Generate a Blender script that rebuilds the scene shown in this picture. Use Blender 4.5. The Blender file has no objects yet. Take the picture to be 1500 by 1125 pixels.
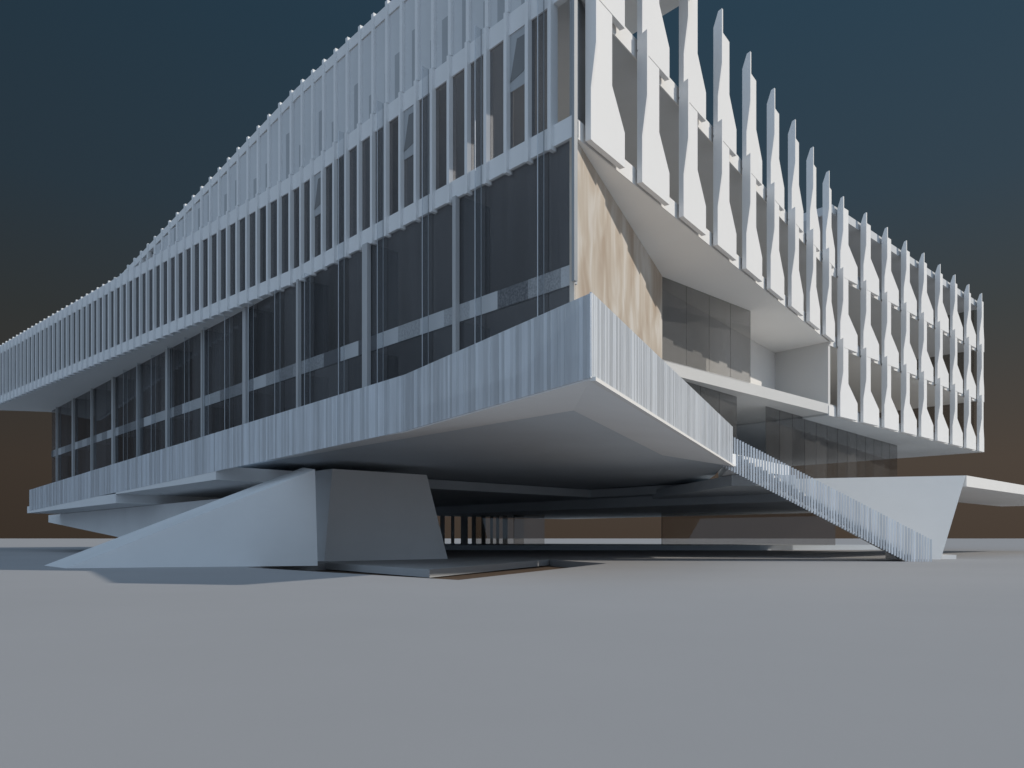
import bpy, bmesh, math, random
from mathutils import Vector, Matrix
from mathutils.geometry import tessellate_polygon

random.seed(7)
scene = bpy.context.scene
COL = scene.collection

# ------------------------------------------------------------------ materials
def nmat(name):
    m = bpy.data.materials.new(name); m.use_nodes = True
    nt = m.node_tree; nt.nodes.clear()
    out = nt.nodes.new('ShaderNodeOutputMaterial')
    return m, nt, out

def plaster(name, c, rough=0.75, var=0.05, scale=0.6, spec=0.25, bump=0.02):
    m, nt, out = nmat(name)
    b = nt.nodes.new('ShaderNodeBsdfPrincipled')
    b.inputs['Roughness'].default_value = rough
    b.inputs['Specular IOR Level'].default_value = spec
    tc = nt.nodes.new('ShaderNodeTexCoord')
    n1 = nt.nodes.new('ShaderNodeTexNoise'); n1.inputs['Scale'].default_value = scale
    n1.inputs['Detail'].default_value = 6; n1.inputs['Roughness'].default_value = .6
    nt.links.new(tc.outputs['Object'], n1.inputs['Vector'])
    r = nt.nodes.new('ShaderNodeMapRange')
    r.inputs['From Min'].default_value = .3; r.inputs['From Max'].default_value = .7
    r.inputs['To Min'].default_value = 1 - var; r.inputs['To Max'].default_value = 1 + var * .4
    nt.links.new(n1.outputs['Fac'], r.inputs['Value'])
    mx = nt.nodes.new('ShaderNodeVectorMath'); mx.operation = 'SCALE'
    mx.inputs[0].default_value = c
    nt.links.new(r.outputs['Result'], mx.inputs['Scale'])
    nt.links.new(mx.outputs['Vector'], b.inputs['Base Color'])
    if bump:
        n2 = nt.nodes.new('ShaderNodeTexNoise'); n2.inputs['Scale'].default_value = 60
        nt.links.new(tc.outputs['Object'], n2.inputs['Vector'])
        bp = nt.nodes.new('ShaderNodeBump'); bp.inputs['Strength'].default_value = bump
        bp.inputs['Distance'].default_value = .02
        nt.links.new(n2.outputs['Fac'], bp.inputs['Height'])
        nt.links.new(bp.outputs['Normal'], b.inputs['Normal'])
    nt.links.new(b.outputs[0], out.inputs['Surface'])
    return m

def glass(name, tint, diff=(.3, .32, .34), dfac=.12, ior=1.5, rough=0.01):
    m, nt, out = nmat(name)
    tr = nt.nodes.new('ShaderNodeBsdfTransparent'); tr.inputs[0].default_value = (*tint, 1)
    df = nt.nodes.new('ShaderNodeBsdfDiffuse'); df.inputs[0].default_value = (*diff, 1)
    gl = nt.nodes.new('ShaderNodeBsdfGlossy'); gl.inputs['Roughness'].default_value = rough
    m1 = nt.nodes.new('ShaderNodeMixShader')
    oi = nt.nodes.new('ShaderNodeObjectInfo')          # random pane tone, painted in place of streaky reflections
    ge = nt.nodes.new('ShaderNodeNewGeometry')
    mp = nt.nodes.new('ShaderNodeMapping'); mp.inputs['Scale'].default_value = (2.2, 2.2, .25)
    nt.links.new(ge.outputs['Position'], mp.inputs['Vector'])
    no = nt.nodes.new('ShaderNodeTexNoise'); no.inputs['Scale'].default_value = 1; no.inputs['Detail'].default_value = 3
    nt.links.new(mp.outputs[0], no.inputs['Vector'])
    av = nt.nodes.new('ShaderNodeMath'); av.operation = 'ADD'
    nt.links.new(oi.outputs['Random'], av.inputs[0]); nt.links.new(no.outputs['Fac'], av.inputs[1])
    ma = nt.nodes.new('ShaderNodeMath'); ma.operation = 'MULTIPLY'; ma.inputs[1].default_value = dfac
    nt.links.new(av.outputs[0], ma.inputs[0]); nt.links.new(ma.outputs[0], m1.inputs[0])
    nt.links.new(tr.outputs[0], m1.inputs[1]); nt.links.new(df.outputs[0], m1.inputs[2])
    lw = nt.nodes.new('ShaderNodeLayerWeight'); lw.inputs['Blend'].default_value = .5
    pw = nt.nodes.new('ShaderNodeMath'); pw.operation = 'POWER'; pw.inputs[1].default_value = 5
    nt.links.new(lw.outputs['Facing'], pw.inputs[0])
    fm = nt.nodes.new('ShaderNodeMath'); fm.operation = 'MULTIPLY_ADD'
    f0 = ((ior - 1) / (ior + 1)) ** 2
    fm.inputs[1].default_value = (1 - f0) * .6; fm.inputs[2].default_value = f0
    nt.links.new(pw.outputs[0], fm.inputs[0])
    m2 = nt.nodes.new('ShaderNodeMixShader')
    nt.links.new(fm.outputs[0], m2.inputs[0])
    nt.links.new(m1.outputs[0], m2.inputs[1]); nt.links.new(gl.outputs[0], m2.inputs[2])
    nt.links.new(m2.outputs[0], out.inputs['Surface'])
    return m

def aluminium(name):
    m, nt, out = nmat(name)
    b = nt.nodes.new('ShaderNodeBsdfPrincipled')
    oi = nt.nodes.new('ShaderNodeObjectInfo'); ge = nt.nodes.new('ShaderNodeNewGeometry')
    ad = nt.nodes.new('ShaderNodeMath'); ad.operation = 'ADD'
    nt.links.new(oi.outputs['Random'], ad.inputs[0]); nt.links.new(ge.outputs['Random Per Island'], ad.inputs[1])
    fr = nt.nodes.new('ShaderNodeMath'); fr.operation = 'FRACT'
    nt.links.new(ad.outputs[0], fr.inputs[0])
    # noise streaks of tone running down each bar
    tc = nt.nodes.new('ShaderNodeTexCoord')
    mp = nt.nodes.new('ShaderNodeMapping'); mp.inputs['Scale'].default_value = (9, 9, 1.3)
    nt.links.new(ge.outputs['Position'], mp.inputs['Vector'])
    no = nt.nodes.new('ShaderNodeTexNoise'); no.inputs['Scale'].default_value = 1.0
    no.inputs['Detail'].default_value = 4
    nt.links.new(mp.outputs[0], no.inputs['Vector'])
    a2 = nt.nodes.new('ShaderNodeMath'); a2.operation = 'ADD'
    nt.links.new(fr.outputs[0], a2.inputs[0]); nt.links.new(no.outputs['Fac'], a2.inputs[1])
    cr = nt.nodes.new('ShaderNodeMapRange')
    cr.inputs['From Min'].default_value = .3; cr.inputs['From Max'].default_value = 1.6
    cr.inputs['To Min'].default_value = .64; cr.inputs['To Max'].default_value = .92
    nt.links.new(a2.outputs[0], cr.inputs['Value'])
    mx = nt.nodes.new('ShaderNodeVectorMath'); mx.operation = 'SCALE'
    mx.inputs[0].default_value = (.95, .99, 1.04)
    nt.links.new(cr.outputs[0], mx.inputs['Scale'])
    nt.links.new(mx.outputs['Vector'], b.inputs['Base Color'])
    b.inputs['Metallic'].default_value = .25
    rr = nt.nodes.new('ShaderNodeMapRange')
    rr.inputs['To Min'].default_value = .3; rr.inputs['To Max'].default_value = .5
    nt.links.new(fr.outputs[0], rr.inputs['Value'])
    nt.links.new(rr.outputs[0], b.inputs['Roughness'])
    tp = nt.nodes.new('ShaderNodeBsdfTransparent'); tp.inputs[0].default_value = (.80, .88, .95, 1)
    ms = nt.nodes.new('ShaderNodeMixShader'); ms.inputs[0].default_value = .18
    nt.links.new(b.outputs[0], ms.inputs[1]); nt.links.new(tp.outputs[0], ms.inputs[2])
    nt.links.new(ms.outputs[0], out.inputs['Surface'])
    return m

def travertine(name):
    m, nt, out = nmat(name)
    b = nt.nodes.new('ShaderNodeBsdfPrincipled'); b.inputs['Roughness'].default_value = .6
    tc = nt.nodes.new('ShaderNodeTexCoord')
    mp = nt.nodes.new('ShaderNodeMapping'); mp.inputs['Scale'].default_value = (1.2, 1.2, .5)
    nt.links.new(tc.outputs['Object'], mp.inputs['Vector'])
    n = nt.nodes.new('ShaderNodeTexNoise'); n.inputs['Scale'].default_value = 1.25
    n.inputs['Detail'].default_value = 2.0; n.inputs['Distortion'].default_value = .5
    nt.links.new(mp.outputs[0], n.inputs['Vector'])
    cr = nt.nodes.new('ShaderNodeValToRGB')
    e = cr.color_ramp.elements
    e[0].position = .3; e[0].color = (.42, .335, .26, 1)
    e[1].position = .66; e[1].color = (.62, .58, .53, 1)
    e2 = cr.color_ramp.elements.new(.5); e2.color = (.52, .455, .38, 1)
    nt.links.new(n.outputs['Fac'], cr.inputs[0])
    nt.links.new(cr.outputs[0], b.inputs['Base Color'])
    nt.links.new(b.outputs[0], out.inputs['Surface'])
    return m

def granular(name, lo, hi):
    """speckled slab edge, its patches painted in for reflections"""
    m, nt, out = nmat(name)
    b = nt.nodes.new('ShaderNodeBsdfPrincipled'); b.inputs['Roughness'].default_value = .7
    tc = nt.nodes.new('ShaderNodeTexCoord')
    n = nt.nodes.new('ShaderNodeTexNoise'); n.inputs['Scale'].default_value = 22; n.inputs['Detail'].default_value = 3
    v = nt.nodes.new('ShaderNodeTexWhiteNoise'); v.noise_dimensions = '1D'
    dt = nt.nodes.new('ShaderNodeVectorMath'); dt.operation = 'DOT_PRODUCT'; dt.inputs[1].default_value = (-.6795, .7337, 0)
    fl = nt.nodes.new('ShaderNodeMath'); fl.operation = 'FLOOR'
    nt.links.new(tc.outputs['Object'], n.inputs['Vector']); nt.links.new(tc.outputs['Object'], dt.inputs[0]); nt.links.new(dt.outputs['Value'], fl.inputs[0]); nt.links.new(fl.outputs[0], v.inputs['W'])
    ad = nt.nodes.new('ShaderNodeMath'); ad.operation = 'MULTIPLY_ADD'
    ad.inputs[1].default_value = .6
    nt.links.new(n.outputs['Fac'], ad.inputs[0]); nt.links.new(v.outputs['Value'], ad.inputs[2])
    cr = nt.nodes.new('ShaderNodeValToRGB')
    e = cr.color_ramp.elements
    e[0].position = .35; e[0].color = (*lo, 1); e[1].position = 1.25 - .25; e[1].color = (*hi, 1)
    nt.links.new(ad.outputs[0], cr.inputs[0]); nt.links.new(cr.outputs[0], b.inputs['Base Color'])
    nt.links.new(b.outputs[0], out.inputs['Surface'])
    return m

M = dict(
    white=plaster('white_render', (.80, .785, .765), var=.03),
    screen=plaster('white_screen_panel', (.81, .805, .80), var=.02, rough=.6),
    fin=plaster('white_coated_fin', (.76, .77, .78), var=.04, rough=.55),
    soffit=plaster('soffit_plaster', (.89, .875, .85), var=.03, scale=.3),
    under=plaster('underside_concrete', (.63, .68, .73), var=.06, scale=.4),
    lip=plaster('bounce_lit_underside', (.87, .88, .89), var=.04, scale=.4),  # edge strip paler than inner soffit: ground bounce light put into the colour
    pier=plaster('smooth_concrete', (.78, .785, .79), var=.05, scale=.5, bump=.03),
    greywall=plaster('grey_wall_paint', (.47, .475, .48), var=.03),
    floor=plaster('grey_floor_screed', (.62, .635, .65), var=.04),
    steel=plaster('blue_grey_steel', (.33, .35, .37), var=.08, rough=.35),
    cshadow=plaster('casement_shadow', (.20, .205, .21), rough=.25),
    fascia=plaster('grey_slab_render', (.64, .635, .625), var=.03),
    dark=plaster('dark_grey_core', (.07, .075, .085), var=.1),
    column=plaster('grey_column', (.45, .46, .47), var=.05),
    ground=plaster('pale_ground_screed', (.425, .421, .428), rough=.9, var=.045, scale=.16, spec=.1, bump=.02),
    soil=plaster('brown_soil', (.15, .105, .075), rough=.95, var=.25, scale=4),
    pad=plaster('pad_concrete', (.45, .46, .47), var=.06, scale=.5),
    stone=travertine('travertine'),
    slabedge=granular('reflection_patch_slab_edge', (.09, .095, .105), (.46, .48, .50)),  # light and dark blocks stand in for reflections along the band
    alu=aluminium('translucent_slat'),
    glass=glass('tinted_glass', (.68, .68, .69), dfac=.14, diff=(.34, .345, .36), ior=1.4),
    glassb=glass('grey_glass', (.735, .735, .735), dfac=.10, diff=(.28, .28, .28), ior=1.4),
    clear=glass('clear_glass', (.93, .94, .95), dfac=.02, ior=1.4),
    smoke=glass('smoked_glass', (.78, .76, .74), dfac=.05, diff=(.2, .18, .16)),
    frost=plaster('frosted_panel', (.60, .62, .64), var=.05, rough=.4),
    slot=plaster('grey_slot_panel', (.40, .42, .44), var=.06, rough=.4),
)

# ------------------------------------------------------------------ helpers
def V2(a): return Vector((a[0], a[1]))
class MB:
    def __init__(s): s.v = []; s.f = []
    def prism(s, poly, z0, z1):
        """plan polygon extruded; z0 / z1 may be lists (one per corner)"""
        n = len(poly); o = len(s.v)
        a = sum(poly[i][0] * poly[(i + 1) % n][1] - poly[(i + 1) % n][0] * poly[i][1] for i in range(n))
        zb = list(z0) if hasattr(z0, '__len__') else [z0] * n
        zt = list(z1) if hasattr(z1, '__len__') else [z1] * n
        poly = list(poly)
        if a < 0: poly.reverse(); zb.reverse(); zt.reverse()
        s.v += [(p[0], p[1], z) for p, z in zip(poly, zb)] + [(p[0], p[1], z) for p, z in zip(poly, zt)]
        tri = tessellate_polygon([[Vector((p[0], p[1], 0)) for p in poly]])
        for t in tri:
            A, B, Cc = (Vector(poly[i]).to_2d() for i in t)
            if (B - A).cross(Cc - A) < 0: t = (t[0], t[2], t[1])
            s.f.append((o + n + t[0], o + n + t[1], o + n + t[2]))
            s.f.append((o + t[0], o + t[2], o + t[1]))
        for i in range(n):
            j = (i + 1) % n
            s.f.append((o + i, o + j, o + n + j, o + n + i))
        return s
    def bar(s, p, u, n, t0, t1, o0, o1, z0, z1):
        """box on a wall line: along u from t0..t1, out along n from o0..o1"""
        P, U, N = V2(p), V2(u), V2(n)
        return s.prism([P + U * t0 + N * o0, P + U * t1 + N * o0, P + U * t1 + N * o1, P + U * t0 + N * o1], z0, z1)
    def side(s, p, u, n, prof, o0, o1):
        """profile of (t, z) points on a wall line, thickness o0..o1 along n"""
        P, U, N = V2(p), V2(u), V2(n); k = len(prof); o = len(s.v)
        for oo in (o0, o1):
            for t, z in prof:
                q = P + U * t + N * oo; s.v.append((q.x, q.y, z))
        tri = tessellate_polygon([[Vector((t, z, 0)) for t, z in prof]])
        for t in tri:
            s.f.append((o + t[0], o + t[1], o + t[2])); s.f.append((o + k + t[2], o + k + t[1], o + k + t[0]))
        for i in range(k):
            j = (i + 1) % k; s.f.append((o + i, o + j, o + k + j, o + k + i))
        return s
    def solid(s, bottom, top):
        o = len(s.v); n = len(bottom)
        s.v += [tuple(p) for p in bottom] + [tuple(p) for p in top]
        s.f.append(tuple(range(o + n - 1, o - 1, -1))); s.f.append(tuple(range(o + n, o + 2 * n)))
        for i in range(n):
            j = (i + 1) % n; s.f.append((o + i, o + j, o + n + j, o + n + i))
        return s
    def mesh(s, name, mat):
        me = bpy.data.meshes.new(name); me.from_pydata(s.v, [], s.f)
        bm = bmesh.new(); bm.from_mesh(me)
        bmesh.ops.recalc_face_normals(bm, faces=bm.faces); bm.to_mesh(me); bm.free()
        me.materials.append(M[mat] if isinstance(mat, str) else mat)
        return me
    def build(s, name, mat, parent=None):
        return link(name, s.mesh(name, mat), parent)

def link(name, me, parent=None):
    o = bpy.data.objects.new(name, me); COL.objects.link(o)
    if parent is not None:
        o.parent = parent; o.matrix_parent_inverse = parent.matrix_world.inverted() if False else Matrix()
        if parent.type == 'EMPTY': o.location = -Vector(parent.location)
    return o
def thing(name, label, cat, group=None, loc=(0, 0, 0)):
    e = bpy.data.objects.new(name, None); COL.objects.link(e); e.location = loc
    e.empty_display_size = .3
    tag(e, label, cat, group); return e
def tag(o, label, cat, group=None):
    o['label'] = label; o['category'] = cat
    if group: o['group'] = group
    return o
def struct(o): o['kind'] = 'structure'; return o
def at(p, u, t, n=None, o=0.0):
    q = V2(p) + V2(u) * t
    if n is not None: q = q + V2(n) * o
    return (q.x, q.y)

# ------------------------------------------------------------------ the plan (metres, camera over the origin)
L = (-.6795, .7337); NL = (-.7337, -.6795)          # long glazed front and its outward side
S = (.7337, .6795); N2 = (.6795, -.7337)            # screened front, far part
D1 = (.593, .805); N1 = (.805, -.593)               # screened front, near part
W = (.373, .928); NW = (.928, -.373)                # travertine wall, terrace edge
LB = (-.742, .670); NLB = (-.670, -.742)            # left front beyond its bend
G0 = (1.262, 15.6); BEND_T = 12.04; BEND = at(G0, L, BEND_T); GE = at(G0, L, 46.6)
BL = at(BEND, LB, 36.5)
W1 = (4.75, 24.02)
A1 = (1.345, 15.766)                                # the screen's floor edge stands .28 m behind the louvre faces
def meet(p, u, q, v):
    p, u, q, v = V2(p), V2(u), V2(q), V2(v)
    r = p + u * ((q - p).cross(v) / u.cross(v)); return (r.x, r.y)
A2 = meet(A1, D1, at((13.63, 31.93), N2, -.28), S); A3 = at(A2, S, 20.3)
BACK_R = at(A3, L, 24); BACK_L = at(GE, S, 20)
TC = (1.17, 11.4); TB = (-2.37, 17.0); TR = (7.25, 25.1); TL = at(TB, L, 10.77); TE = at(TB, L, 39.3)
Z0, Z1, Z2, ZR = 5.96, 9.06, 12.17, 15.27

# ------------------------------------------------------------------ ground, pit, pad
PIT = [(-7.15, 20.4), (-1.0, 14.2), (2.95, 23.6), (1.2, 28.1), (0.6, 28.3), (-5.6, 25.2)]
R = 2500
outer = [(-R, -R), (R, -R), (R, R), (-R, R)]
gv = [Vector((*p, 0)) for p in outer] + [Vector((*p, 0)) for p in PIT]
gt = tessellate_polygon([[Vector((*p, 0)) for p in outer], [Vector((*p, 0)) for p in PIT]])
gm = bpy.data.meshes.new('ground')
nO = len(gv)
gfaces = []
for t in gt:
    a, b, c = (gv[i] for i in t)
    if (b - a).cross(c - a).z < 0: t = (t[0], t[2], t[1])
    gfaces.append(tuple(t))
k = len(PIT)
gv2 = [tuple(v) for v in gv] + [(p[0], p[1], -.6) for p in PIT]
for i in range(k):
    j = (i + 1) % k
    gfaces.append((4 + i, 4 + j, 4 + k + j, 4 + k + i))
gm.from_pydata(gv2, [], gfaces); gm.materials.append(M['ground'])
struct(link('ground', gm))
struct(MB().prism([(-9, 13), (5, 13), (5, 30), (-9, 30)], -.45, -.23).build('soil', 'soil'))
PADC = (-2.05, 18.9)
tag(MB().prism([PADC, (1.46, 28.0), (0.3, 32.5), (-5.8, 29.6), (-6.25, 24.6)], -.20, .004).build('paving_pad', 'pad'),
    'low grey concrete pad in front of the trapezoid pier, edged by a brown gap', 'pad')

# ------------------------------------------------------------------ building
bld = thing('exhibition_building', 'large white modern building with fin screens, glazed front and travertine corner', 'building', loc=(G0[0], G0[1], 0))
def P(name, mb, mat, parent=bld): return mb.build(name, mat, parent)

# floors
FRONT = [at(G0, S, .02), at(BEND, S, .16), at(BL, S, .16), GE, BACK_L, BACK_R, A3, A2, A1]
FR2 = [at(G0, S, .16), at(BEND, S, .16), at(BL, S, .16), GE, BACK_L, BACK_R, A3, A2, at(A1, S, .02)]
P('floor_slab', MB().prism(FR2, Z1 + .004, Z1 + .36), 'soffit')
P('floor_slab', MB().prism(FR2[:3] + FR2[3:], Z2 + .004, Z2 + .34), 'floor')
MID = [at(at(G0, W, .3), NW, -.2), at(at(G0, L, 45.9), S, .16), BACK_L, BACK_R, A3, A2, at(A2, S, -11.9), at(W1, N1, -.3), ]
P('floor_slab', MB().prism(MID, 6.035, 6.45), 'fascia')
# roof strip over the glazed front, sloping down past the bend
RT = ZR
rb = [at(G0, S, .16), at(BEND, S, .16), at(BEND, S, 5.5), at(G0, S, 5.5)]
P('roof', MB().prism(rb, RT - .3, RT - .02), 'soffit')
b1 = at(BEND, LB, 14.35)
P('roof', MB().prism([at(BEND, S, .17), at(b1, S, .17), at(b1, S, 5.5), at(BEND, S, 5.49)],
                     [RT - .3, 12.55, 12.55, RT - .3], [RT - .03, 12.8, 12.8, RT - .03]), 'soffit')
RS = at(A2, S, .35)
P('roof', MB().prism([RS, A3, BACK_R, at(RS, L, 24)], 14.62, 14.97), 'floor')
P('roof_wall', MB().bar(RS, L, N2, 0.3, 24, 0, -.15, Z2 + .35, ZR - .39) if False else MB().prism([at(RS, L, .6), at(RS, L, 24), at(at(RS, L, 24), S, .2), at(at(RS, L, .6), S, .2)], Z2 + .345, 14.615), 'greywall')
# travertine corner wall, recess walls
P('travertine_wall', MB().prism([at(G0, W, .05), W1, at(W1, NW, -.14), at(at(G0, W, .05), NW, -.10)], 3.62, Z1), 'stone')
P('corner_wall', MB().prism([at(G0, W, .06), at(G0, W, 1.2), at(at(G0, W, 1.2), NW, -.1), at(at(G0, W, .06), NW, -.1)], Z1 + .365, ZR - .31), 'steel')
P('corner_post', MB().bar(G0, L, NL, -.05, .02, -.07, .03, 6.06, ZR), 'steel')
rw0 = at(at(A1, D1, 9.1), N1, -2.7); rw1 = (11.75, 33.96)
P('recess_wall', MB().prism([rw0, rw1, at(rw1, N1, -.2), at(rw0, N1, -.2)], 6.452, Z1), 'white')
P('recess_wall', MB().prism([A2, rw1, at(rw1, S, .2), at(A2, S, .2)], 6.452, Z1), 'fascia')
# upper recess glazing (five panes) behind the slab edge
for i in range(4):
    t0, t1 = .02 + i * 1.345, .02 + (i + 1) * 1.345 - .02
    P('window', MB().bar(W1, S, N2, t0, t1, -.04, -.01, 6.453, Z1), 'glassb')
# lower glazing under the middle floor: two runs with an open gap
B1, B2 = (10.1, 30.2), (21.5, 42.4); DB = Vector((B2[0] - B1[0], B2[1] - B1[1])); LBn = DB.length; DB = DB / LBn
DBt = (DB.x, DB.y); NB = (DB.y, -DB.x)
A0 = (5.6, 25.2); DA = Vector((8.35 - A0[0], 28.2 - A0[1])); LAn = DA.length; DA = DA / LAn
for i in range(3):
    P('lower_window', MB().bar(A0, DA, (DA.y, -DA.x), i * LAn / 3 + .008, (i + 1) * LAn / 3 - .008, -.03, 0, 3.61, 6.03), 'glassb')
for i in range(13):
    P('lower_window', MB().bar(B1, DBt, NB, i * LBn / 13 + .01, (i + 1) * LBn / 13 - .01, -.03, 0, 3.175, 6.03), 'glassb')
# ---- left glazed front: two storeys of panes, blade columns, mullions, glass fins
ts = [-.02 + 2.05 * i + .81 for i in range(23)]
pane_t = [0.03] + [.79 + 2.05 * i for i in range(23)]
for i in range(len(pane_t) - 1):
    a, b = pane_t[i] + .012, pane_t[i + 1] - .012
    P('window', MB().bar(G0, L, NL, a, b, -.10, -.07, 6.46, Z1), 'glass')
    P('lower_window', MB().bar(G0, L, NL, a, b, -.10, -.07, 3.61, 6.03), 'glass')
P('slab_edge', MB().bar(G0, L, NL, .03, 45.95, -.15, -.06, 6.032, 6.452), 'slabedge')
for i in range(11):
    t = 3.86 + 4.03 * i
    wide = i % 2 == 1
    w = .27 if wide else .13
    c = MB().bar(G0, L, NL, t - w / 2, t + w / 2, -.06, .06, 3.61, Z1).build('column', 'column', bld)
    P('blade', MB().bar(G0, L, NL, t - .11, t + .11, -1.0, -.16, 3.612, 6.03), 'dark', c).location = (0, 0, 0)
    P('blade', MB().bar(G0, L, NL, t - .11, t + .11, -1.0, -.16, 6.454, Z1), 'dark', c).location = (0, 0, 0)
fin_g = MB().bar((0, 0), L, NL, -.012, .012, 0, .17, 0, 1)
for i in range(15):
    t = .79 + 2.05 * i
    zt = 12.6 if i < 5 else Z1 - .06
    g = P('glass_fin', MB().bar(G0, L, NL, t - .008, t + .008, .07, .24, 3.61, zt), 'clear')
    for oo, em in ((.06, 'steel'), (.245, 'alu')):
        P('edge', MB().bar(G0, L, NL, t - .009, t + .009, oo, oo + .012, 3.61, zt), em, g).location = (0, 0, 0)
# ---- left upper band: spandrels, vertical fins, windows
def band(p, u, n, t0, t1, ztop):
    P('spandrel', MB().bar(p, u, n, t0, t1, -.15, 0, Z1 - .02, 9.49), 'fin')
    P('spandrel', MB().bar(p, u, n, t0, t1, -.15, .002, 12.05, 12.53), 'fin')
band(G0, L, NL, .03, BEND_T - .01, ZR); band(BEND, LB, NLB, .0, 36.5, ZR)
P('parapet', MB().bar(G0, L, NL, .03, BEND_T - .01, -.14, 0.0, ZR - .32, ZR), 'fin')
P('parapet', MB().side(BEND, LB, NLB, [(0, ZR - .32), (0, ZR), (14.35, 12.55), (36.5, 12.55), (36.5, 12.535), (13.0, 12.535)], -.14, 0), 'fin')
def roofz(t):
    if t <= BEND_T: return ZR
    s = t - BEND_T
    return max(12.55, ZR - (ZR - 12.55) * s / 14.35)
sp = .69
tt = [.62 + sp * i for i in range(69)]
for t in tt:
    if t <= BEND_T: p, u, n, q = G0, L, NL, t
    else: p, u, n, q = BEND, LB, NLB, t - BEND_T
    rz = roofz(t)
    mb = MB().bar(p, u, n, q - .05, q + .05, -.13, .085, Z1 - .10, 12.56)
    if rz > 12.7: mb.bar(p, u, n, q - .065, q + .05, -.12, .045, 12.564, rz + .07)
    P('vertical_fin', mb, 'fin')
for i, t in enumerate(tt[:-1]):
    t2 = tt[i + 1]
    mid = (t + t2) / 2
    if mid <= BEND_T: p, u, n, q = G0, L, NL, t
    else: p, u, n, q = BEND, LB, NLB, t - BEND_T
    P('screen_window', MB().bar(p, u, n, q + .052, q + sp - .052, -.05, -.035, 9.492, 12.048), 'glass')
    rz = roofz(mid) - .34
    if rz > 12.9 and i % 1 == 0:
        f = MB().bar(p, u, n, q + .052, q + sp - .062, -.06, -.032, 12.535, rz).build('frosted_panel', 'frost', bld)
        h = 13.2 + .9 * ((i * 37) % 10) / 10
        P('slot', MB().bar(p, u, n, q + .055, q + .055 + .12 + .1 * ((i * 7) % 3), -.031, -.026, 12.56, min(h, rz - .05)), 'slot', f).location = (0, 0, 0)
# three tilted casements in the middle storey
for t in (1.41, 5.64, 10.8):
    k = min(range(len(tt)), key=lambda i: abs(tt[i] + .35 - t)); q = tt[k]
    f = MB().side(G0, L, NL, [(q + .055, 10.77), (q + .055, 12.045), (q + .635, 12.045), (q + .635, 10.77)], -.034, -.02).build('casement', 'slot', bld)
    P('pane', MB().side(G0, L, NL, [(q + .06, 11.85), (q + .06, 11.3), (q + .19, 11.06), (q + .63, 10.98), (q + .40, 11.87)], -.019, -.012), 'cshadow', f).location = (0, 0, 0)  # dark shape painted as shadow and reflection over the casement
# ---- right screen: louvre panels, each with a projecting blade
def louvre(p, u, n, t, z0, tier, wlow=1.42, wup=.84, h=3.1, tip=.40):
    pt = t
    prof = [(0, .0), (wlow, .0), (wlow, .25 * h), (wup, .50 * h), (wup, h - .015), (0, h - .015)]
    f = MB().side(p, u, n, [(pt + a, z0 + b) for a, b in prof], .10, .23).build('louvre', 'screen', bld)
    e = .004 * tier
    bl = [(.10 + e, 0), (.232 + e, 0), (.232 + e, .35 * h), (.36, .64 * h), (.36, h + tip), (.25, h + tip - .04), (.10 + e, h + tip - .46)]
    U, N = V2(u), V2(n)
    base = V2(p) + U * pt
    P('blade', MB().side(base, n, u, [(a, z0 + b - .0) for a, b in bl], -.075 - e, -.002), 'screen', f).location = (0, 0, 0)
for i in range(9):
    t = .25 + 2.34 * i
    for tier, z in ((1, Z1), (2, Z2)):
        louvre(A1, D1, N1, t, z, tier)
for i in range(9):
    t = .72 + 2.34 * i
    for tier, z in ((0, Z0), (1, Z0 + 3.0), (2, Z0 + 6.0)):
        louvre(A2, S, N2, t, z, tier, wlow=1.66 if i < 8 else .85, wup=.72, h=3.0, tip=.32)
P('slab_fascia', MB().bar(A1, D1, N1, .0, 20.28, 0, .03, Z1, Z1 + .4), 'white')
P('slab_fascia', MB().bar(A1, D1, N1, .0, 20.28, 0, .03, Z2 - .12, Z2 + .34), 'white')
for z in (Z0, Z0 + 2.96, Z0 + 5.96):
    P('slab_fascia', MB().bar(A2, S, N2, .02, 20.32, 0, .03, z, z + .42), 'white')
P('floor_slab', MB().prism([at(A2, S, .0), A3, at(A3, L, 24), at(A2, L, 24)], Z0, 6.03), 'floor')
# end glazing of the far end
for z0, z1 in ((6.46, Z1), (Z1 + .37, Z2), (Z2 + .35, 14.6)):
    P('end_window', MB().bar(A3, L, S, .3, 23.5, -.05, -.02, z0, z1), 'smoke')
# ground floor slab of the building (its underside is the dark soffit)
INN = [at(G0, S, .02), W1, TR, (8.4, 31.4), (13, 60), BACK_L, GE]
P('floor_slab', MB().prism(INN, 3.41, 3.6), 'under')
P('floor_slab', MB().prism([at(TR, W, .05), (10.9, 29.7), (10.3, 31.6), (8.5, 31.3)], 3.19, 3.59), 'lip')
P('floor_slab', MB().prism([(8.3, 28.7), (10.75, 28.7), (10.9, 31.1), (17.3, 29.35), (17.5, 33.5), (22.5, 43.0), (13, 45), (7, 38)], 2.77, 3.17), 'under')

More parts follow.
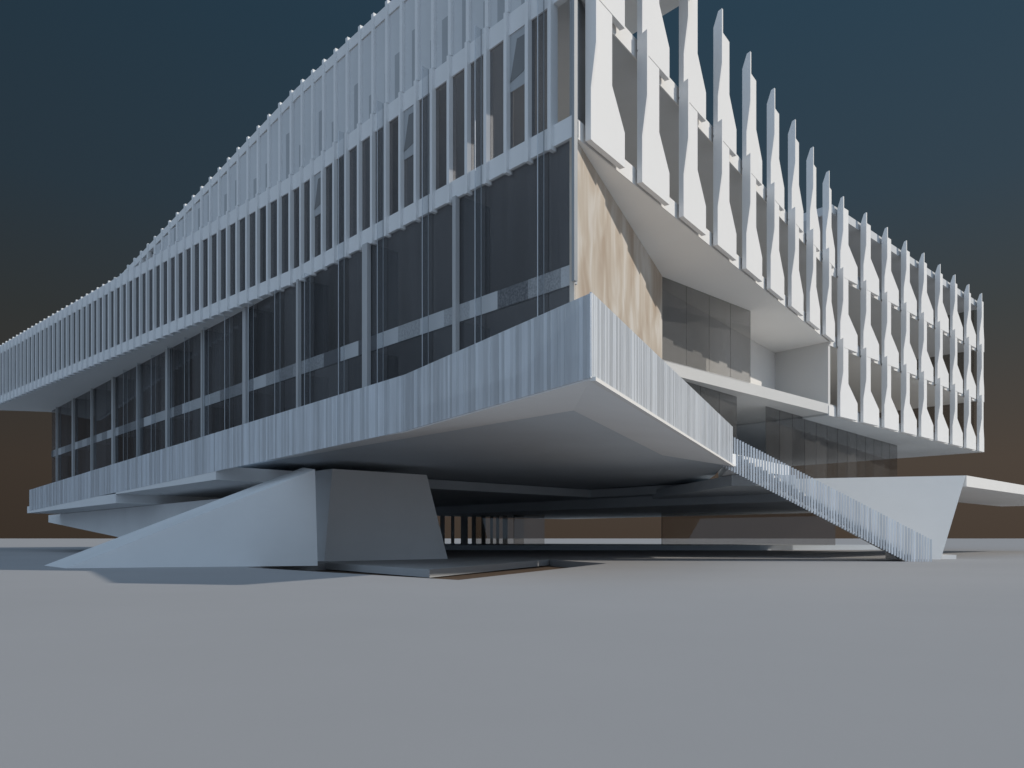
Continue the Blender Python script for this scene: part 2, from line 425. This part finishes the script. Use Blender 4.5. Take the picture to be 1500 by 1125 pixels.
# ------------------------------------------------------------------ terrace
ter = thing('terrace', 'cantilevered terrace deck with sharp corner, its left end stepping down in three slabs', 'terrace', loc=(TC[0], TC[1], 3.2))
def T(name, mb, mat, parent=ter): return mb.build(name, mat, parent)
g_l = at(G0, L, 13.0)
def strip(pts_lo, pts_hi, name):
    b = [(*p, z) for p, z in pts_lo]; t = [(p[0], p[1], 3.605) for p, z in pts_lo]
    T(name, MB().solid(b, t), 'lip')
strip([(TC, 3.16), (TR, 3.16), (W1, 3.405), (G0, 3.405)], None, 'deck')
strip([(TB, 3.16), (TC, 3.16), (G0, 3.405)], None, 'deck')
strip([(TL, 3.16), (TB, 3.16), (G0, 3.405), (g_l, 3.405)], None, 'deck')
T('stepped_slab', MB().bar(TB, L, NL, 10.77, 21.8, -5.5, .02, 2.70, 3.15), 'pier')
T('stepped_slab', MB().bar(TB, L, NL, 21.805, 40.0, -5.5, .02, 2.31, 2.715), 'pier')
T('edge_strip', MB().prism([at(TC, NW, .0), TR, at(TR, NW, .09), at(TC, NW, .09)], 3.14, 3.20), 'white')

# ------------------------------------------------------------------ balustrades
def balustrade(label, p, q, zb0, zb1, h, n, spacing, name='slatted_balustrade', big_first=True, width=.068, depth=.03, ground=None, jit=.006):
    p, q = V2(p), V2(q); d = q - p; Ln = d.length; u = d / Ln
    root = thing(name, label, 'balustrade', loc=(p.x, p.y, zb0))
    num = int(Ln / spacing) + 1
    ang = math.atan2(u.y, u.x)
    me = None
    rest = MB()
    for i in range(num):
        t = i * spacing; f = t / Ln
        z = zb0 + (zb1 - zb0) * f; zz = z
        top = z + h + random.uniform(-.004, .004)
        if ground is not None and z < ground: zz = ground
        c = p + u * (t + random.uniform(-jit, jit)); o0 = random.uniform(-.004, .004)
        if i < 100:
            if me is None or ground is not None and zz == ground:
                me2 = MB().bar((0, 0), (1, 0), (0, -1), -width / 2, width / 2, 0, depth, 0, top - zz).mesh('baluster', 'alu')
                if me is None: me = me2
            use = me2 if ground is not None and zz == ground else me
            o = bpy.data.objects.new('baluster', use); COL.objects.link(o); o.parent = root
            o.location = (c.x - p.x, c.y - p.y, zz - zb0); o.rotation_euler = (0, 0, ang)
            if n < 0: o.rotation_euler = (0, 0, ang + math.pi)
        else:
            N = Vector((u.y, -u.x)) * (1 if n > 0 else -1)
            rest.bar(c, u, N, -width / 2, width / 2, o0, depth + o0, zz, top)
    if rest.v:
        r = rest.build('baluster_row', 'alu', root); r['kind'] = 'stuff'
        r.location = (-p.x, -p.y, -zb0)
    return root
HB = 1.26
balustrade('dense grey slat balustrade along the right edge of the terrace, back from its corner', at(TC, NW, .01), at(TR, NW, .01), 3.20, 3.20, HB, 1, .094, width=.088)
balustrade('pale slat balustrade on the left of the terrace corner, before the bend', TC, TB, 3.18, 3.18, HB, -1, .094, width=.0935)
balustrade('long streaked slat balustrade dropping gently along the glazed front to the left', TB, TE, 3.18, 2.86 - .42, HB, -1, .097, width=.096)
# ------------------------------------------------------------------ staircase and its railing
SY = 25.45
st = thing('staircase', 'straight white stair descending right from the terrace to the ground', 'staircase', loc=(14.2, SY, 0))
nst = 28; x0, x1 = 7.5, 13.35
for i in range(nst):
    x = x0 + (x1 - x0) * i / nst; xx = x0 + (x1 - x0) * (i + 1) / nst
    zt = 3.55 - (3.55 - .12) * i / nst
    MB().prism([(x, SY + .06), (xx + .03, SY + .06), (xx + 1.15, SY + 2.85), (x + 1.12, SY + 2.85)], max(zt - .2, 0.003), zt).build('step', 'white', st)
balustrade('open slat railing of the stair, sloping down to the right onto the ground', (6.99, SY), (14.09, SY), 3.22, -.46, 1.17, 1, .0925, name='stair_railing', ground=0.0, depth=.03, width=.060, jit=.001)
# flank wall and side slab
fw = [(15.8, 28.0, 0), (17.34, 29.03, 3.18), (9.9, 31.05, 3.18), (14.6, 28.32, 0)]
nrm = (Vector(fw[1]) - Vector(fw[0])).cross(Vector(fw[2]) - Vector(fw[0])).normalized()
if nrm.y < 0: nrm = -nrm
tag(MB().solid(fw, [Vector(p) + nrm * .2 + Vector((0, 0, 0)) for p in fw]).build('flank_wall', 'white'),
    'leaning white triangular wall narrowing to a foot on the ground behind the stair', 'wall')
tag(MB().prism([(17.36, 29.02), at((17.36, 29.02), S, 22), at(at((17.36, 29.02), S, 22), L, 4.5), at((17.36, 29.02), L, 4.5)], 2.76, 3.18).build('side_slab', 'white'),
    'thin white slab running off to the right from the top of the leaning wall', 'slab')
pl = thing('low_steps', 'two small pale steps on the ground at the foot of the leaning wall', 'steps', loc=(16.1, 28.5, 0))
MB().prism([(14.4, 28.25), (16.55, 28.3), (16.75, 29.3), (14.4, 29.3)], 0.003, .16).build('step', 'white', pl)
MB().prism([(14.4, 28.55), (16.15, 28.6), (16.3, 29.3), (14.4, 29.3)], .164, .30).build('step', 'white', pl)

# ------------------------------------------------------------------ piers
wb = [(-11.5, 19.6), (-5.5, 21.5), (-6.85, 25.0), (-13.3, 21.6)]
tag(MB().solid([(*p, 0.003) for p in wb], [(-11.49, 19.61, .01), (-5.6, 21.6, 2.74), (-6.85, 24.9, 3.1), (-13.28, 21.58, .01)]).build('ramp_buttress', 'pier'),
    'long wedge of smooth blue grey concrete sloping down to a point at left', 'buttress')
k0, k1 = Vector((-6.27, 25.4)), Vector((-2.43, 28.7))
bk = Vector(L) * 3.0
tag(MB().solid([(*k0, .006), (*k1, .006), (*(k1 + bk), .006), (*(k0 + bk), .006)],
               [(*(k0 + Vector((.22, .18))), 3.12), (*(k1 - Vector((.72, .62))), 3.12), (*(k1 - Vector((.72, .62)) + bk), 3.12), (*(k0 + Vector((.22, .18)) + bk), 3.12)]).build('trapezoid_pier', 'pier'),
    'grey trapezoid concrete pier under the terrace, right of the long wedge', 'pier')
tag(MB().side(G0, L, NL, [(46.6, 1.83), (46.6, 2.295), (14.0, 2.295), (14.0, 0.02), (18.6, .02)], -2.2, -.02).build('stair_flank', 'pier'),
    'pale wall with sloping bottom edge under the far left end of the terrace', 'wall')
# ------------------------------------------------------------------ lower slabs under the building
Cc = (4.2, 40.4)
eA = at(Cc, S, -14); eB = at(Cc, L, -9.4)
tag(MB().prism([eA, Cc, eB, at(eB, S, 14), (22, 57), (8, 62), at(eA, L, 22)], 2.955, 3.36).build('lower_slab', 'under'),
    'dark lower slab with a notched edge just under the building floor', 'slab')
e0 = (-3.1, 50)
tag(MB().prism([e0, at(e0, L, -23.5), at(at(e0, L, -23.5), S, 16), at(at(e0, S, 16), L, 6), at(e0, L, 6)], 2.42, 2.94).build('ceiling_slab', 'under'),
    'dark deepest slab under the building, above the glass screens', 'slab')
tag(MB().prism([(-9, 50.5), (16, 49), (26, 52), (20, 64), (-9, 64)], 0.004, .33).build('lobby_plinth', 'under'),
    'low dark plinth on the ground far under the building', 'plinth')
for i, (px, w) in enumerate(zip((-5.05, -4.33, -3.5, -2.77, -2.08, -1.5, -1.04, -.5), (.3, .22, .5, .3, .3, .2, .22, .36))):
    o = MB().prism([(px - w / 2, 55 + .3 * (i % 3)), (px + w / 2, 55 + .3 * (i % 3)), (px + w / 2, 55.4 + .3 * (i % 3)), (px - w / 2, 55.4 + .3 * (i % 3))], .335, 2.41)
    o.bar((px, 55.2 + .3 * (i % 3)), (1, 0), (0, 1), -w / 2 - .05, w / 2 + .05, -.22, .22, .334, .40)
    words = ('first', 'second', 'third', 'fourth', 'fifth', 'sixth', 'seventh', 'eighth')
    tag(o.build('post', 'column'), 'grey post under the building, %s from the left in the row beside the pier' % words[i], 'post', 'row of posts under the building')
def screen(label, xa, xb, y, z1, z0=.334):
    r = thing('glass_screen', label, 'glass screen', 'smoked glass screens under the building', loc=(xa, y, z0))
    MB().prism([(xa, y), (xb, y), (xb, y + .03), (xa, y + .03)], z0, z1).build('pane', 'smoke', r)
    MB().prism([(xa - .03, y - .01), (xa - .002, y - .01), (xa - .002, y + .04), (xa - .03, y + .04)], z0, z1).build('frame', 'dark', r)
screen('short smoked glass screen just right of the row of posts', -2.6, .85, 54, 2.41)
screen('small smoked glass screen standing between the posts and the open gap', .15, 2.25, 52.6, 2.41)
screen('wide dark smoked glass screen under the building, left of the stair foot', 9.7, 20.9, 49.1, 2.41)
for nm, xa, xb, z, lb in (('roof_ledge', .6, 4.7, 3.2, 'small sunlit ledge far behind the building, lower left of the pair'), ('roof_ledge', 4.3, 8.3, 3.66, 'small sunlit ledge far behind the building, upper right of the pair')):
    tag(MB().prism([(xa, 79), (xb, 75), (xb + .4, 76.5), (xa + .4, 80.5)], z, z + .3).build(nm, 'white'), lb, 'ledge')

# ------------------------------------------------------------------ sky and light
EL, AZ = math.radians(28), math.radians(-13)
to_sun = Vector((math.cos(EL) * math.cos(AZ), math.cos(EL) * math.sin(AZ), math.sin(EL)))
sl = bpy.data.lights.new('sun', 'SUN'); sl.energy = 2.45; sl.angle = math.radians(.9); sl.color = (1, .93, .83)
so = bpy.data.objects.new('sun', sl); COL.objects.link(so)
so.rotation_euler = (-to_sun).to_track_quat('-Z', 'Y').to_euler(); so.location = (40, -10, 40)

w = bpy.data.worlds.new('World'); scene.world = w; w.use_nodes = True
nt = w.node_tree; nt.nodes.clear()
wo = nt.nodes.new('ShaderNodeOutputWorld'); bg = nt.nodes.new('ShaderNodeBackground')
tc = nt.nodes.new('ShaderNodeTexCoord')
sx = nt.nodes.new('ShaderNodeSeparateXYZ'); nt.links.new(tc.outputs['Generated'], sx.inputs[0])
cr = nt.nodes.new('ShaderNodeValToRGB')
E = cr.color_ramp.elements
E[0].position = 0.0; E[0].color = (.050, .037, .028, 1)
E[1].position = 1.0; E[1].color = (.020, .055, .10, 1)
for p, c in ((.09, (.055, .043, .034)), (.16, (.047, .042, .037)), (.25, (.036, .041, .042)), (.38, (.026, .043, .059)), (.55, (.020, .043, .066))):
    e = E.new(p); e.color = (*c, 1)
nt.links.new(sx.outputs['Z'], cr.inputs[0])
# a little brighter towards the sun's side of the sky
mr = nt.nodes.new('ShaderNodeMapRange'); mr.inputs['From Min'].default_value = -.6; mr.inputs['From Max'].default_value = .6
mr.inputs['To Min'].default_value = .80; mr.inputs['To Max'].default_value = 1.35
nt.links.new(sx.outputs['X'], mr.inputs['Value'])
sc = nt.nodes.new('ShaderNodeVectorMath'); sc.operation = 'SCALE'
nt.links.new(cr.outputs[0], sc.inputs[0]); nt.links.new(mr.outputs[0], sc.inputs['Scale'])
# the bright open sky behind and above the viewer
dp = nt.nodes.new('ShaderNodeVectorMath'); dp.operation = 'DOT_PRODUCT'
dp.inputs[1].default_value = Vector((-.24, -.94, .20)).normalized()
nt.links.new(tc.outputs['Generated'], dp.inputs[0])
ss = nt.nodes.new('ShaderNodeMapRange'); ss.interpolation_type = 'SMOOTHSTEP'
ss.inputs['From Min'].default_value = -.22; ss.inputs['From Max'].default_value = .65
nt.links.new(dp.outputs['Value'], ss.inputs['Value'])
mx = nt.nodes.new('ShaderNodeMix'); mx.data_type = 'RGBA'
nt.links.new(ss.outputs[0], mx.inputs['Factor'])
nt.links.new(sc.outputs['Vector'], mx.inputs['A']); mx.inputs['B'].default_value = (.41, .54, .70, 1)
nt.links.new(mx.outputs['Result'], bg.inputs['Color'])
bg.inputs['Strength'].default_value = 1.0
nt.links.new(bg.outputs[0], wo.inputs['Surface'])

# ------------------------------------------------------------------ camera
cd = bpy.data.cameras.new('camera'); cam = bpy.data.objects.new('camera', cd); COL.objects.link(cam)
cam.location = (0, 0, .78); cam.rotation_euler = (math.pi / 2, 0, 0)
cd.sensor_width = 36; cd.lens = 36 * 1113 / 1500
cd.shift_y = (788.5 - 562.5) / 1500
cd.clip_end = 6000; cd.clip_start = .05
scene.camera = cam
scene.render.engine = 'CYCLES'
scene.cycles.max_bounces = 8; scene.cycles.transparent_max_bounces = 24; scene.cycles.diffuse_bounces = 5
vs = scene.view_settings
vs.view_transform = 'Standard'; vs.look = 'None'; vs.exposure = 0; vs.gamma = 1
